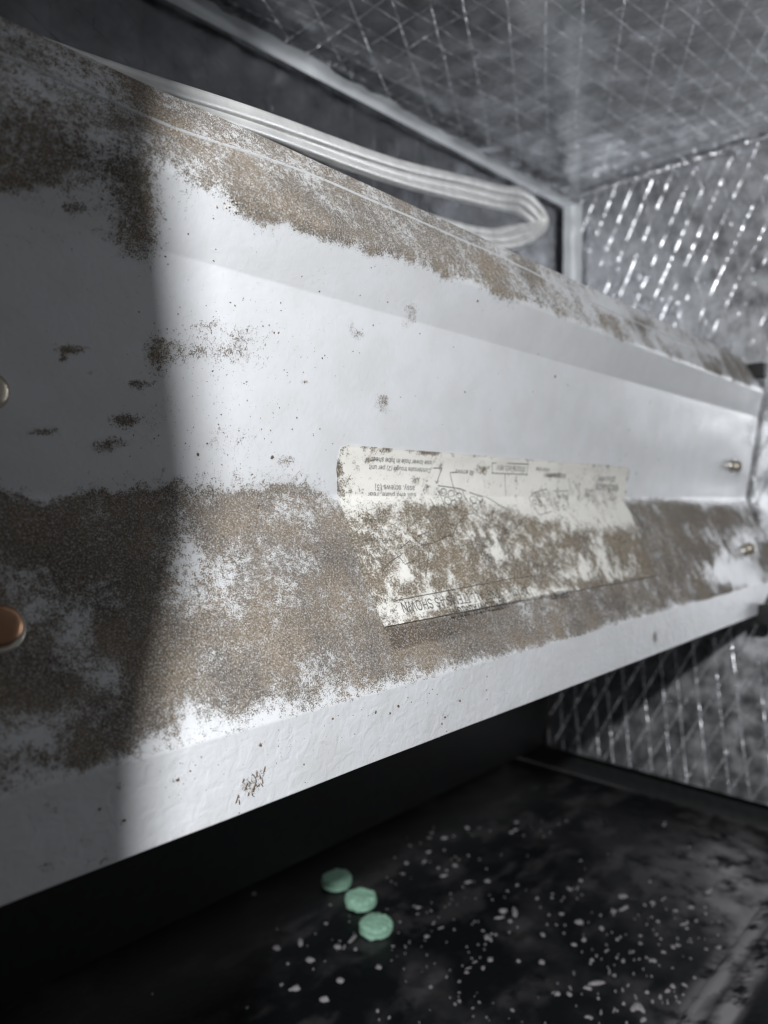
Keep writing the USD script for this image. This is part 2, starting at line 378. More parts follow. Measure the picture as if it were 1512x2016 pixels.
# ------------------------------------------------------------------ drain pan
YP0, YP1 = 0.185, 0.565
pan = thing('drain_pan', 'black drain pan speckled with white mineral spots under the trough', 'drain pan', (0.3, 0.35, 0))
o = (0.3, 0.35, 0)
nu, nv = 240, 110
U, V = np.meshgrid(np.linspace(-0.42, XE - 0.012, nu), np.linspace(YP0, YP1, nv), indexing='ij')
Pz = (meshkit.fbm(np.stack([U * 12, V * 12, 0 * U], -1), 3, 2) - 0.5) * 0.002
G = np.stack([U, V, Pz], -1).reshape(-1, 3)
gx, gy = project(G)
crust = 0.9 * np.exp(-(((gx - 1445) / 75) ** 2 + ((gy - 1735) / 95) ** 2)) * (meshkit.fbm(G * 60, 3, 5) * 1.5) + 0.10 * np.exp(-(((gx - 1330) / 150) ** 2 + ((gy - 1700) / 90) ** 2))
crust += 0.09 * sstep(0.52, 0.66, meshkit.fbm(np.stack([G[:, 0] * 22, G[:, 1] * 60, 0 * G[:, 0]], -1), 4, 19)) * sstep(0.505, 0.45, G[:, 1])
crust += 0.45 * sstep(0.012, 0.0, G[:, 1] - YP0) * sstep(1150, 1350, gx)
obj('pan_base', (G, grid_faces(nu, nv)), 'pan_floor', pan, smooth=True, attrs={'dust': crust}, origin=o)


def sheet(name, prof, x0, x1, mat_, parent, org, crustf=None, nn=160):
    xs_ = np.linspace(x0, x1, nn); pr = np.asarray(prof, float)
    Vv = np.concatenate([np.repeat(xs_, len(pr))[:, None], np.tile(pr, (nn, 1))], 1)
    a = {'dust': crustf(Vv)} if crustf else {'dust': np.zeros(len(Vv))}
    return obj(name, (Vv, grid_faces(nn, len(pr))), mat_, parent, smooth=30, attrs=a, origin=org)


def front_crust(Vv):
    px, py = project(Vv)
    t = (YP0 - Vv[:, 1]) / 0.045
    nz = meshkit.fbm(Vv * np.array([35, 120, 120]), 4, 8)
    band = np.exp(-((t - 0.16) / 0.15) ** 2) + 0.9 * np.exp(-((t - 0.62) / 0.13) ** 2)
    return np.clip(band * (0.6 + 1.1 * sstep(0.36, 0.56, nz)) * 1.2, 0, 1.4)


pr = [(YP0 + 0.0, 0.0005)] + [(YP0 - 0.0045 * k, 0.0025 + 0.0016 * k) for k in range(1, 11)] + [(YP0 - 0.049, 0.020), (YP0 - 0.055, 0.021), (YP0 - 0.25, 0.022)]
sheet('front_wall', pr, -0.42, XE - 0.012, 'pan_floor', pan, o, front_crust, 420)
sheet('rear_wall', [(YP1, 0.0005), (YP1 + 0.006, 0.044), (YP1 + 0.010, 0.045)], -0.42, XE - 0.012, 'black_plastic', pan, o)
ys = np.linspace(YP0 - 0.25, YP1, 60)
lip = 0.040 + 0.030 * sstep(0.45, 0.15, ys)
Vv = []
for y, l in zip(ys, lip):
    Vv += [(XE - 0.014, y, 0.0008), (XE - 0.010, y, 0.010), (XE - 0.008, y, l - 0.003), (XE - 0.004, y, l), (XE + 0.02, y, l)]
obj('end_wall', (np.array(Vv), grid_faces(60, 5)), 'black_plastic', pan, smooth=40, origin=o)

# dried spots lying on the pan floor
parts = []


def splat(cx_, cy_, rx, ry, ang, h, r, n_=9):
    th = np.linspace(0, 2 * np.pi, n_, endpoint=False) + r.random() * 6
    k = 0.7 + 0.5 * r.random(n_)
    x, y = rx * np.cos(th) * k, ry * np.sin(th) * k
    X, Y = cx_ + x * math.cos(ang) - y * math.sin(ang), cy_ + x * math.sin(ang) + y * math.cos(ang)
    X2, Y2 = cx_ + (X - cx_) * 0.6, cy_ + (Y - cy_) * 0.6
    zb = -0.0006
    Vv = np.vstack([np.stack([X, Y, np.full(n_, zb)], 1), np.stack([X2, Y2, np.full(n_, h)], 1), [[cx_, cy_, h * 1.1]]])
    i = np.arange(n_); j = (i + 1) % n_
    F = np.vstack([np.stack([i, j, j + n_], 1), np.stack([i, j + n_, i + n_], 1), np.stack([i + n_, j + n_, np.full(n_, 2 * n_)], 1)])
    return Vv, F


r = np.random.default_rng(31)
spots = [(300, 1960 - 1, 8), (1225, 1765, 20), (1140, 1815, 16), (1215, 1850, 8), (1150, 1850, 10), (665, 1865, 16), (610, 1890, 18), (545, 1866, 14), (582, 1945, 17), (640, 1967, 18),
         (745, 1905, 13), (823, 1788, 12), (840, 1845, 11), (960, 1735, 12), (990, 1793, 16), (965, 1890, 14), (670, 1930, 14), (1067, 1895, 12), (1255, 1980, 18), (1246, 1986, 10), (1288, 1892, 10),
         (1098, 1957, 10), (1325, 1865, 10), (1285, 1778, 11), (1295, 1815, 8), (1020, 1893, 9), (700, 1870, 8), (500, 1760, 10), (875, 1650, 14), (850, 1640, 12), (800, 1700, 10), (920, 1630, 12)]
for (x, y, s) in spots:
    p = on_z(x, y, 0.0); k = 0.5 * s / FPX * np.dot(p - CAM, fwd)
    parts.append(splat(p[0], p[1], k * 1.25, k * 1.1, r.random() * 3, 0.0012, r))
for _ in range(700):
    x, y = r.uniform(470, 1420), r.uniform(1615, 2016)
    if y < 1770 - 0.5 * (x - 560) or (x < 620 and r.random() < 0.75) or (x > 1150 and y < 1760 and r.random() < 0.7):
        continue
    if y > 2016 - 0 and x > 1330:
        continue
    p = on_z(x, y, 0.0)
    if p[1] < YP0 + 0.006 or p[1] > YP1 - 0.01 or p[0] > XE - 0.02:
        continue
    if meshkit.noise(np.array([p[0] * 24, p[1] * 24, 0.5]), 77) < 0.40 + 0.12 * r.random():
        continue
    s = min(15, 2.2 + r.exponential(3.2)); k = 0.5 * s / FPX * np.dot(p - CAM, fwd)
    parts.append(splat(p[0], p[1], k * (r.uniform(1, 1.9) if r.random() < .85 else r.uniform(2, 4)), k, r.normal(0.3, 0.5) if r.random() < .6 else r.random() * 3, 0.0008, r, 7))
tag(obj('mineral_spot', join(parts), 'mineral', pan, smooth=50, origin=o), 'white dried mineral spots', kind='stuff')

# three pan tablets
labels = ['mint green round pan tablet, the highest and farthest left of the row of three', 'mint green round pan tablet, the middle one of the diagonal row',
          'mint green round pan tablet, the lowest and farthest right of the row']
for (x, y), lb in zip([(663, 1731), (710, 1769), (740, 1821)], labels):
    p = on_z(x, y, 0.006)
    R, T = 0.0138, 0.0085
    pr = [(0, 0)] + [(R - 0.001, 0), (R, 0.001), (R, T - 0.0024), (R - 0.0008, T - 0.001), (R - 0.003, T), (R - 0.006, T + 0.0004)] + [(0.0001, T + 0.0006)]
    m = lathe(pr, 48).subdivide().subdivide()
    v = m.vertices.copy(); nrm = m.vertex_normals
    v += nrm * ((meshkit.fbm(v * 260 + x, 4, 3) - 0.5) * 0.0032)[:, None]
    v[:, 2] = np.maximum(v[:, 2], 0.0)
    t = thing('pan_tablet', lb, 'tablet', (p[0], p[1], 0.0012), group='pan tablets on the drain pan')
    obj('tablet_body', trimesh.Trimesh(v, m.faces, process=False), 'tablet', t, smooth=50)

# ------------------------------------------------------------------ the white sheet-metal trough
# corners of its folded section, (Y, Z above camera), from the rear rim down to the front flange
ZR = dict(A=0.628, B=0.514, C=0.383, E=-0.392, G=-0.535)
F_ = np.array([0.25, 0.002])
dc = np.array([-0.15, 1.0]); t = (ZR['C'] * F_[0] - F_[1]) / (dc[1] - ZR['C'] * dc[0]); C_ = F_ + dc * t
db = np.array([-0.45, 1.0]); t = (ZR['B'] * C_[0] - C_[1]) / (db[1] - ZR['B'] * db[0]); B_ = C_ + db * t
da = np.array([0.42, 1.0]); t = (ZR['A'] * B_[0] - B_[1]) / (da[1] - ZR['A'] * da[0]); A_ = B_ + da * t
de = np.array([-0.47, -1.0]); t = (ZR['E'] * F_[0] - F_[1]) / (de[1] - ZR['E'] * de[0]); E_ = F_ + de * t
dg = np.array([0.03, -1.0]); t = (ZR['G'] * E_[0] - E_[1]) / (dg[1] - ZR['G'] * dg[0]); G_ = E_ + dg * t


def fillet(pts, rad, n=9):
    pts = [np.asarray(p, float) for p in pts]; out = [pts[0]]; mids = []
    for i in range(1, len(pts) - 1):
        a, b, c = pts[i - 1], pts[i], pts[i + 1]
        u, v = (a - b) / np.linalg.norm(a - b), (c - b) / np.linalg.norm(c - b)
        half = math.acos(np.clip(u @ v, -1, 1)) / 2
        d = rad[i - 1] / math.tan(half)
        cen = b + (u + v) / np.linalg.norm(u + v) * rad[i - 1] / math.sin(half)
        p0, p1 = b + u * d - cen, b + v * d - cen
        ang = math.acos(np.clip(p0 @ p1 / rad[i - 1] ** 2, -1, 1))
        arc = [cen + (math.sin((1 - s) * ang) * p0 + math.sin(s * ang) * p1) / math.sin(ang) for s in np.linspace(0, 1, n)]
        mids.append(len(out) + n // 2); out += arc
    out.append(pts[-1])
    return np.array(out), mids


ua = (A_ - B_) / np.linalg.norm(A_ - B_); na = np.array([ua[1], -ua[0]])  # na points rearward/down
back = np.array([0.9, -0.42]) ; back /= np.linalg.norm(back)
A1 = A_ + back * 0.0022; A2 = A1 - ua * 0.010
G1 = G_ + np.array([0.0024, 0.0]); G2 = G1 + np.array([0.0, 0.012])
path, mids = fillet([A2, A1, A_, B_, C_, F_, E_, G_, G1, G2], [0.0009, 0.0009, 0.007, 0.0045, 0.0045, 0.0028, 0.0009, 0.0009])
# densify the straight runs, remembering which vertex is which bend's middle
dense, midx = [path[0]], {}
for i in range(1, len(path)):
    L = np.linalg.norm(path[i] - path[i - 1]); k = max(1, int(round(L / 0.0016)))
    for j in range(1, k + 1):
        dense.append(path[i - 1] + (path[i] - path[i - 1]) * j / k)
    midx[i] = len(dense) - 1
PATH = np.array(dense)
mid = [midx[m] for m in mids]                # A1, A, B, C, F, E, G, G1
tan = np.gradient(PATH, axis=0); tan /= np.linalg.norm(tan, axis=1)[:, None]
NRM = np.stack([tan[:, 1], -tan[:, 0]], 1)   # faces the viewer (-Y)
if NRM[mid[4], 0] > 0:
    NRM = -NRM
S = np.concatenate([[0], np.cumsum(np.linalg.norm(np.diff(PATH, axis=0), axis=1))])
X0, X1 = -0.10, XE - 0.012


def xend(s):                                 # the flanges are mitred back from the web's end
    zmid = np.interp(s, S, PATH[:, 1])
    return X1 - 0.40 * np.clip(zmid - C_[1] + 0.004, 0, 0.06) * 2.1 - 0.9 * np.clip(E_[1] + 0.012 - zmid, 0, 0.05) * 2.4


def ripple(X, s):
    return (meshkit.fbm(np.stack([X * 14, s * 20, 0 * X], -1), 3, 77) - 0.5) * 0.0009


def surf(X, s, off=0.0):
    X, s = np.asarray(X, float), np.asarray(s, float)
    y, z = np.interp(s, S, PATH[:, 0]), np.interp(s, S, PATH[:, 1])
    ny, nz = np.interp(s, S, NRM[:, 0]), np.interp(s, S, NRM[:, 1])
    h = off + ripple(X, s)
    return np.stack([X, y + ny * h, H0 + z + nz * h], -1)


def pick(x, y):                              # picture point -> (X, s) on the trough
    d = ray(x, y); best = None
    a = PATH[mid[1]:mid[6] + 1]
    cr = a[:, 0] * d[2] - a[:, 1] * d[1]
    i = np.nonzero(np.sign(cr[:-1]) != np.sign(cr[1:]))[0]
    i = i[0] if len(i) else int(np.argmin(abs(cr)))
    i = min(i, len(a) - 2)
    f = cr[i] / (cr[i] - cr[i + 1]) if cr[i] != cr[i + 1] else 0
    p = a[i] + (a[i + 1] - a[i]) * np.clip(f, 0, 1)
    s = S[mid[1] + i] + np.linalg.norm(p - a[i])
    return d[0] * p[0] / d[1], s


def gauss(x, y, lst):
    o_ = np.zeros_like(x)
    for cx_, cy_, rx, ry, k in lst:
        o_ += k * np.exp(-(((x - cx_) / rx) ** 2 + ((y - cy_) / ry) ** 2))
    return o_


def fb(X, s, k, seed, oc=4):
    return meshkit.fbm(np.stack([X * k, s * k, 0 * X], -1), oc, seed) - 0.5


def dust_of(X, s):
    """How much dust lies at (X, s): 1 = covered, below 0 = clean."""
    P = surf(X, s); x, y = project(P)
    sB, sC, sF, sE = S[mid[2]], S[mid[3]], S[mid[4]], S[mid[5]]
    n1, n2, n3 = fb(X, s, 45, 1), fb(X, s, 130, 2), fb(X, s, 14, 3)
    # lower panel
    low = 0.76 + 0.85 * n1 + 0.75 * n2 + 0.5 * n3
    low += gauss(x, y, [(535, 1130, 70, 60, -.36), (585, 1005, 90, 26, -.42), (600, 1055, 30, 25, -.28), (380, 1010, 40, 70, -.34), (355, 1150, 50, 110, -.28), (450, 1150, 50, 45, -.12), (470, 1010, 60, 35, .18),
                        (620, 1160, 60, 80, .22), (900, 1260, 260, 35, .3), (560, 1230, 120, 40, .2), (430, 1360, 110, 30, .12), (1432, 1120, 45, 30, -.8), (1475, 1140, 40, 16, -.7), (1470, 1060, 30, 30, -.6), (1400, 1020, 70, 20, .3), (1330, 1110, 70, 60, .2),
                        (120, 1220, 90, 60, -.65), (205, 1335, 60, 40, -.55), (60, 1430, 140, 50, -.6), (40, 1540, 90, 40, -.6), (40, 1130, 60, 30, -.35), (290, 1330, 40, 150, .3), (60, 1040, 200, 50, .2), (60, 1370, 90, 25, .3), (150, 1110, 100, 24, .2), (150, 1500, 40, 16, .35), (250, 1450, 60, 40, .1)])
    edge_w = np.interp(x, [0, 250, 300, 500, 800, 1100, 1400], [50, 60, 105, 95, 60, 36, 24])
    dist = 1584 - 0.2805 * x - y
    low -= 0.72 * (1 - sstep(0, 1, dist / edge_w)) ** 1.3
    low = np.maximum(low, 0.24 + 0.9 * n2 - 0.5 * gauss(x, y, [(1450, 1120, 60, 40, 1.0)]) - 0.5 * sstep(16, 0, dist))
    # upper panel
    upw = np.full_like(X, -0.27)
    upw += gauss(x, y, [(450, 690, 75, 40, .36), (410, 640, 40, 18, .36), (500, 650, 40, 30, .3), (370, 690, 40, 26, .3), (520, 720, 30, 10, .2), (340, 690, 40, 50, .3), (810, 612, 14, 20, .62), (755, 790, 16, 26, .6), (705, 658, 22, 14, .52), (690, 640, 10, 8, .35), (460, 850, 60, 22, .32), (420, 880, 90, 25, .2),
                        (800, 640, 12, 10, .4), (600, 752, 8, 6, .5), (570, 752, 8, 6, .45), (835, 840, 12, 10, .3), (560, 905, 22, 12, .4),
                        (140, 688, 40, 10, .85), (125, 705, 10, 10, .7), (270, 757, 22, 9, .85), (85, 850, 38, 8, .85), (245, 828, 28, 14, .85), (215, 872, 50, 12, .6), (205, 885, 26, 12, .5), (305, 700, 26, 60, .5), (180, 735, 10, 8, .5),
                        (285, 470, 40, 60, .55), (250, 400, 60, 90, .55), (160, 340, 130, 70, .34), (60, 300, 90, 80, .25), (150, 410, 40, 14, .4), (20, 330, 60, 60, .5), (60, 470, 120, 40, .2), (270, 330, 40, 40, .3), (430, 400, 130, 50, .12), (310, 830, 60, 40, .3)])
    upw = -0.27 + 1.45 * (upw + 0.27) + 0.45 * n2 + 0.25 * n1
    fold_y = np.interp(x, [0, 90, 150, 340, 480, 600, 660, 1240, 1290, 1400, 1512], [955, 985, 955, 955, 952, 955, 985, 985, 978, 990, 992]) + (60 * n2 + 45 * n1) * np.interp(x, [660, 1240, 1400], [1, 0.3, 0.2])
    k = sstep(-14, 16, y - fold_y)
    near = sstep(75, 0, fold_y - y) * np.interp(x, [0, 340, 480, 650, 1230, 1270], [.30, .42, .55, .5, .3, .1])
    d = (upw + near) * (1 - k) + low * k
    # rim strip and band
    rim = 0.74 + 0.7 * n1 + 0.5 * n2 + 0.25 * n3 + np.interp(x, [0, 250, 700, 1050, 1180, 1400], [-.12, .0, .05, -.05, -.42, -.38])
    rim += gauss(x, y, [(120, 200, 150, 40, -.28), (200, 270, 90, 18, -.25), (60, 150, 70, 40, -.2), (1270, 640, 30, 14, .35), (1200, 630, 24, 12, .35), (1440, 720, 60, 30, .35), (300, 235, 40, 14, .25), (1000, 480, 60, 20, -.2)])
    bdry = S[mid[2]] + 0.0015 + 0.006 * n1 + 0.003 * n2 + np.interp(x, [0, 200, 260, 380, 480, 700, 1000, 1300], [.018, .006, -.006, -.001, .0035, .002, -.001, -.002])
    kb = sstep(-0.0025, 0.003, s - bdry)
    d = rim * (1 - kb) + (d + 0.32 * sstep(0.010, 0, s - bdry)) * kb
    # front flange: nearly clean
    kf = sstep(-0.0005, 0.0015, s - sE)
    fl = -0.22 + 0.35 * n2 + gauss(x, y, [(492, 1548, 24, 24, .68), (510, 1525, 16, 10, .35), (510, 1467, 10, 5, .7), (735, 1408, 22, 6, .55), (782, 1398, 14, 14, .45), (875, 1412, 12, 14, .55), (905, 1380, 10, 10, .5), (350, 1535, 18, 10, .5), (240, 1548, 18, 8, .6), (245, 1615, 10, 8, .6), (200, 1692, 18, 10, .7), (95, 1705, 14, 22, .6), (100, 1590, 24, 10, .55),
                                          (195, 1592, 10, 6, .5), (168, 1655, 8, 16, .4), (620, 1455, 60, 8, .2), (1290, 1255, 6, 16, 1.0)])
    d = d * (1 - kf) + fl * kf
    return np.clip(d, -0.6, 1.25)


def grime_of(X, s):
    """The darker band of thick grime left along the label's lower edge."""
    x, y = project(surf(X, s))
    x = x + 6 * fb(X, s, 200, 61); y = y + 7 * fb(X, s, 200, 62)
    t_, b_ = 1237 - 0.172 * (x - 755), 1281 - 0.225 * (x - 772)
    g = sstep(-2, 4, y - t_) * sstep(4, -5, y - b_) * sstep(-3, 4, x - 755 - 0.45 * (y - 1237)) * np.interp(x, [755, 880, 945, 1000], [1, 0.9, 0.5, 0])
    g = g + 0.45 * np.exp(-(((x - 1190) / 45) ** 2 + ((y - 1180) / 22) ** 2)) + 0.4 * np.exp(-(((x - 655) / 40) ** 2 + ((y - 1100) / 40) ** 2)) + 0.5 * sstep(430, 120, x) * sstep(1000, 1060, y) * np.clip(0.5 + 2.4 * fb(X, s, 40, 63), 0, 1)
    return np.clip(g, 0, 1)


tr = thing('metal_trough', 'white painted sheet-metal trough with brown dust settled along its lower panel', 'trough', (0.4, 0.22, H0 - 0.11))
TO = (0.4, 0.22, H0 - 0.11)


def panel_part(name, i0, i1, mat_, dx=0.0016):
    s = S[i0:i1 + 1]; ns = len(s); nx = int((X1 - X0) / dx)
    q = np.linspace(0, 1, nx)
    xe = xend(s)
    Xg = X0 + q[:, None] * (xe[None, :] - X0); Sg = np.broadcast_to(s[None, :], Xg.shape)
    P = surf(Xg, Sg)
    du = np.gradient(P, axis=0); 
    ny, nz = np.broadcast_to(NRM[i0:i1 + 1, 0], Xg.shape), np.broadcast_to(NRM[i0:i1 + 1, 1], Xg.shape)
    e = 2e-3
    rx = (ripple(Xg + e, Sg) - ripple(Xg - e, Sg)) / (2 * e)
    Nn = np.stack([-rx, ny, nz], -1); Nn /= np.linalg.norm(Nn, axis=-1, keepdims=True)
    return obj(name, (P.reshape(-1, 3), grid_faces(nx, ns)[:, ::-1]), mat_, tr, normals=Nn.reshape(-1, 3), attrs={'dust': dust_of(Xg, Sg).ravel() + 0.6 * grime_of(Xg, Sg).ravel(), 'grime': grime_of(Xg, Sg).ravel()}, origin=TO)


panel_part('rim_strip', 0, mid[2], 'painted_steel')
panel_part('upper_panel', mid[2], mid[4], 'painted_steel')
panel_part('lower_panel', mid[4], mid[5], 'painted_steel')
panel_part('front_flange', mid[5], len(S) - 1, 'peel_paint')


def ribbon(pts, width, off):                 # narrow strip following the trough's surface, pts in (X, s)
    pts = np.asarray(pts, float); out = [pts[:1]]
    for a, b in zip(pts[:-1], pts[1:]):
        k = max(1, int(np.linalg.norm(b - a) / 0.002)); out.append(a + (b - a) * np.linspace(0, 1, k + 1)[1:, None])
    p = np.vstack(out); t_ = np.gradient(p, axis=0); t_ /= np.maximum(np.linalg.norm(t_, axis=1), 1e-9)[:, None]
    nn = np.stack([-t_[:, 1], t_[:, 0]], 1)
    a, b = p + nn * width / 2, p - nn * width / 2
    Q = np.stack([a, b], 1).reshape(-1, 2)
    return Q, grid_faces(len(p), 2)


# seam of the hem on the rim: a fine raised edge
sB0, sA0 = S[mid[2]], S[mid[1]]
seam = [pick(x, y) for x, y in ((345, 252), (600, 338), (800, 425), (1000, 512), (1200, 612))]
ss = np.linspace(X0, 0.72, 300); sv = np.interp(ss, [q[0] for q in seam], [q[1] for q in seam]) + (meshkit.noise(np.stack([ss * 60, 0 * ss, 0 * ss], -1), 5) - 0.5) * 0.0006
Vv, Pq = [], []
for dv, off in ((-0.0002, -0.0002), (0.0, 0.0007), (0.0004, 0.0007), (0.0007, -0.0002)):
    Pq.append(surf(ss, sv + dv, off))
obj('hem_seam', (np.stack(Pq, 1).reshape(-1, 3), grid_faces(300, 4)), 'painted_steel', tr, smooth=30, attrs={'dust': np.full(1200, 0.16)}, origin=TO)


# screws through the panel
def screw(x, y, R, head, washer, tall, lb):
    X, s = pick(x, y)
    p = surf(X, s)
    ny, nz = np.interp(s, S, NRM[:, 0]), np.interp(s, S, NRM[:, 1]); N = np.array([0, ny, nz]); N /= np.linalg.norm(N)
    x_ = np.array([1.0, 0, 0]); y_ = np.cross(N, x_)
    Mx = np.eye(4); Mx[:3, 0], Mx[:3, 1], Mx[:3, 2], Mx[:3, 3] = x_, y_, N, p
    w = lathe([(0, 0), (R, 0), (R, 0.0008), (R * 0.93, 0.0014), (R * 0.6, 0.0015), (0, 0.0015)], 36); w.apply_transform(Mx)
    k = R * 0.80
    pr = [(0, 0.0014)] + [(k, 0.0014), (k, 0.0014 + tall * 0.5)] + [(k * math.cos(a), 0.0014 + tall * (0.5 + 0.5 * math.sin(a))) for a in np.linspace(0.15, 1.5, 8)] + [(0, 0.0014 + tall)]
    hd = lathe(pr, 36); 
    slot = trimesh.creation.box((k * 1.2, 0.0011, 0.0009)); slot.apply_translation((0, 0, 0.0014 + tall)); slot2 = slot.copy(); slot2.apply_transform(trimesh.transformations.rotation_matrix(math.pi / 2, (0, 0, 1)))
    hd.apply_transform(Mx)
    sc = UsdGeom.Xform.Define(stage, numbered(str(tr.GetPath()), 'screw')).GetPrim(); tag(sc, lb)
    obj('washer', w, washer, sc, smooth=40, origin=TO); obj('head', hd, head, sc, smooth=40, origin=TO)


screw(-22, 770, 0.0060, 'brass', 'brass', 0.003, 'dull tan screw head at the left edge of the upper panel')
screw(-6, 1238, 0.0080, 'brown_metal', 'zinc', 0.0046, 'shiny brown domed screw head at the left edge of the lower panel')
screw(1441, 917, 0.0072, 'brass', 'zinc', 0.009, 'brass screw at the far end of the upper panel')
screw(1466, 1084, 0.0072, 'brass', 'zinc', 0.009, 'brass screw at the far end of the dusty lower panel')

# black end clips on the flanges
for (x, y), sz in (((1507, 742), (0.016, 0.02, 0.016)), ((1499, 1212), (0.016, 0.018, 0.020))):
    X, s = pick(x, y); p = surf(min(X, xend(s) - 0.002), s)
    b = trimesh.creation.box(sz); b = b.subdivide().subdivide(); b.vertices *= (1 - 0.12 * (np.abs(b.vertices / (np.array(sz) / 2)) ** 2).sum(1) / 3)[:, None]
    b.apply_translation(p + np.array([0.012, -0.004, 0]))
    obj('end_clip', b, 'black_rubber', tr, smooth=50, origin=TO)

# ------------------------------------------------------------------ instruction label stuck over the fold, upside down
c_tl, c_tr, c_bl, c_br = (pick(*q) for q in ((665, 884), (1240, 914), (754, 1236), (1292, 1133)))
XL, XR = (c_tl[0] + c_bl[0]) / 2, (c_tr[0] + c_br[0]) / 2
ST, SB_ = (c_tl[1] + c_tr[1]) / 2, (c_bl[1] + c_br[1]) / 2
skL, skR = (c_bl[0] - c_tl[0]), (c_br[0] - c_tr[0])
lbx = UsdGeom.Xform.Define(stage, numbered(str(tr.GetPath()), 'instruction_label')).GetPrim()
tag(lbx, 'white paper instruction label stuck upside down, its lower part covered in dust')


def label_dust(X, s):
    x, y = project(surf(X, s)); n1, n2 = fb(X, s, 60, 41), fb(X, s, 190, 42)
    # streaks slanting across the paper
    q = np.stack([(X + 0.9 * s) * 150, (X * -0.5 + s) * 50, 0 * X], -1); st = meshkit.fbm(q, 3, 44) - 0.5
    line = np.interp(x, [640, 720, 800, 860, 940, 1000, 1080, 1130, 1240], [1000, 992, 978, 985, 988, 1000, 1012, 1020, 1030]) + 50 * n1 + 40 * n2
    k = sstep(-10, 26, y - line)
    low = 0.72 + 0.85 * n1 + 1.1 * n2 + 0.7 * st + np.interp(x, [660, 760, 900, 1000, 1150, 1260], [.02, .0, .12, .05, -.12, -.2])
    low += gauss(x, y, [(740, 1060, 40, 40, -.16), (800, 1130, 30, 30, -.3), (980, 1090, 22, 16, -.5), (1010, 1165, 30, 18, -.35), (960, 1050, 24, 14, -.3), (1095, 1168, 30, 12, -.45), (810, 1198, 60, 16, -.2), (915, 1190, 80, 14, -.38), (700, 1020, 20, 30, -.2), (870, 1010, 40, 14, .4), (1060, 1020, 40, 20, .3), (1130, 1065, 20, 14, .6), (1220, 1060, 14, 40, .5), (920, 1100, 60, 40, .15), (760, 1220, 60, 20, -.1), (1030, 1130, 20, 30, .3), (1150, 1130, 60, 30, -.15), (1270, 1090, 36, 60, .6), (1210, 1152, 110, 12, .7), (1080, 1176, 60, 7, .3)])
    top = 0.0 + 0.95 * n2 + 0.45 * n1 + gauss(x, y, [(843, 886, 22, 10, 1.2), (760, 886, 14, 9, .7), (720, 905, 10, 10, .35), (683, 893, 5, 5, .6), (655, 930, 8, 26, .6), (668, 965, 30, 30, .30), (780, 925, 8, 8, .4), (865, 920, 6, 14, .5), (950, 924, 14, 8, .7), (818, 947, 8, 8, .6), (840, 957, 6, 5, .5), (1085, 936, 20, 4, .8), (1020, 955, 220, 30, .10), (1190, 980, 70, 30, .28), (1075, 990, 30, 14, .4)])
    edge = np.minimum(np.minimum(s - ST, X - XL - skL * (s - ST) / (SB_ - ST)), XR - X)
    top += 0.42 * sstep(0.0022, 0.0, edge) * (meshkit.noise(np.stack([X * 260, s * 260, 0 * X], -1), 12) > 0.45)
    return np.clip(top * (1 - k) + low * k, -0.5, 1.25)


nx, ns_ = 190, 64
q, v = np.meshgrid(np.linspace(0, 1, nx), np.linspace(0, 1, ns_), indexing='ij')
Sg = ST + v * (SB_ - ST)
cr = 0.006                                   # rounded corners at the top
dtop = (Sg - ST); ins = np.where(dtop < cr, cr - np.sqrt(np.maximum(cr ** 2 - (cr - dtop) ** 2, 0)), 0)
tear = (meshkit.noise(np.stack([Sg * 300, q * 2, 0 * q], -1), 15) - 0.5) * 0.0012
xl = XL + skL * (v - 0.5) + ins + tear; xr = XR + skR * (v - 0.5) - ins * 0.7 + tear - 0.006 * np.exp(-((v - 0.33) / 0.06) ** 2)
Xg = xl + q * (xr - xl)
curl = 0.0010 * np.exp(-((v) / 0.05) ** 2) * (0.4 + meshkit.noise(np.stack([q * 14, 0 * q, 0 * q], -1), 3)) + 0.0016 * np.exp(-((v - 0.28) / 0.09) ** 2) + 0.0008 * np.exp(-((1 - v) / 0.04) ** 2)
LOFF = lambda X, s: 0.00035
Pt = surf(Xg, Sg, 0.0004 + curl)
Pb = surf(Xg, Sg, 0.0001 + curl)
curl_i = lambda s: 0.0004 + np.interp(s, Sg[0], curl.mean(0))
dl = label_dust(Xg, Sg)
m_top = (Pt.reshape(-1, 3), grid_faces(nx, ns_))
if True:
    idx = np.arange(nx * ns_).reshape(nx, ns_)
    loop = np.concatenate([idx[:, 0], idx[-1, 1:], idx[-2::-1, -1], idx[0, -2:0:-1]])
    nb = nx * ns_
    sk = np.stack([loop, np.roll(loop, -1), np.roll(loop, -1) + nb, loop + nb], 1)
    Vl = np.vstack([m_top[0], Pb.reshape(-1, 3)]); Fl = np.vstack([m_top[1], m_top[1][:, ::-1] + nb, sk])
    obj('paper', (Vl, Fl), 'label_paper', lbx, smooth=40, attrs={'dust': np.concatenate([dl.ravel(), dl.ravel()])}, origin=TO)
def ink(name, Q, F):                         # Q in (X, s); laid a hair above the paper
    Q = np.asarray(Q); off = curl_i(Q[:, 1]) + 0.00022
    # follow the paper exactly where it ripples
    P_ = surf(Q[:, 0], Q[:, 1], 0.0) + (surf(Q[:, 0], Q[:, 1], 1.0) - surf(Q[:, 0], Q[:, 1], 0.0)) * off[:, None]
    return obj(name, (P_, F), 'label_ink', lbx, smooth=True, attrs={'dust': label_dust(Q[:, 0], Q[:, 1]) - 0.10}, origin=TO)


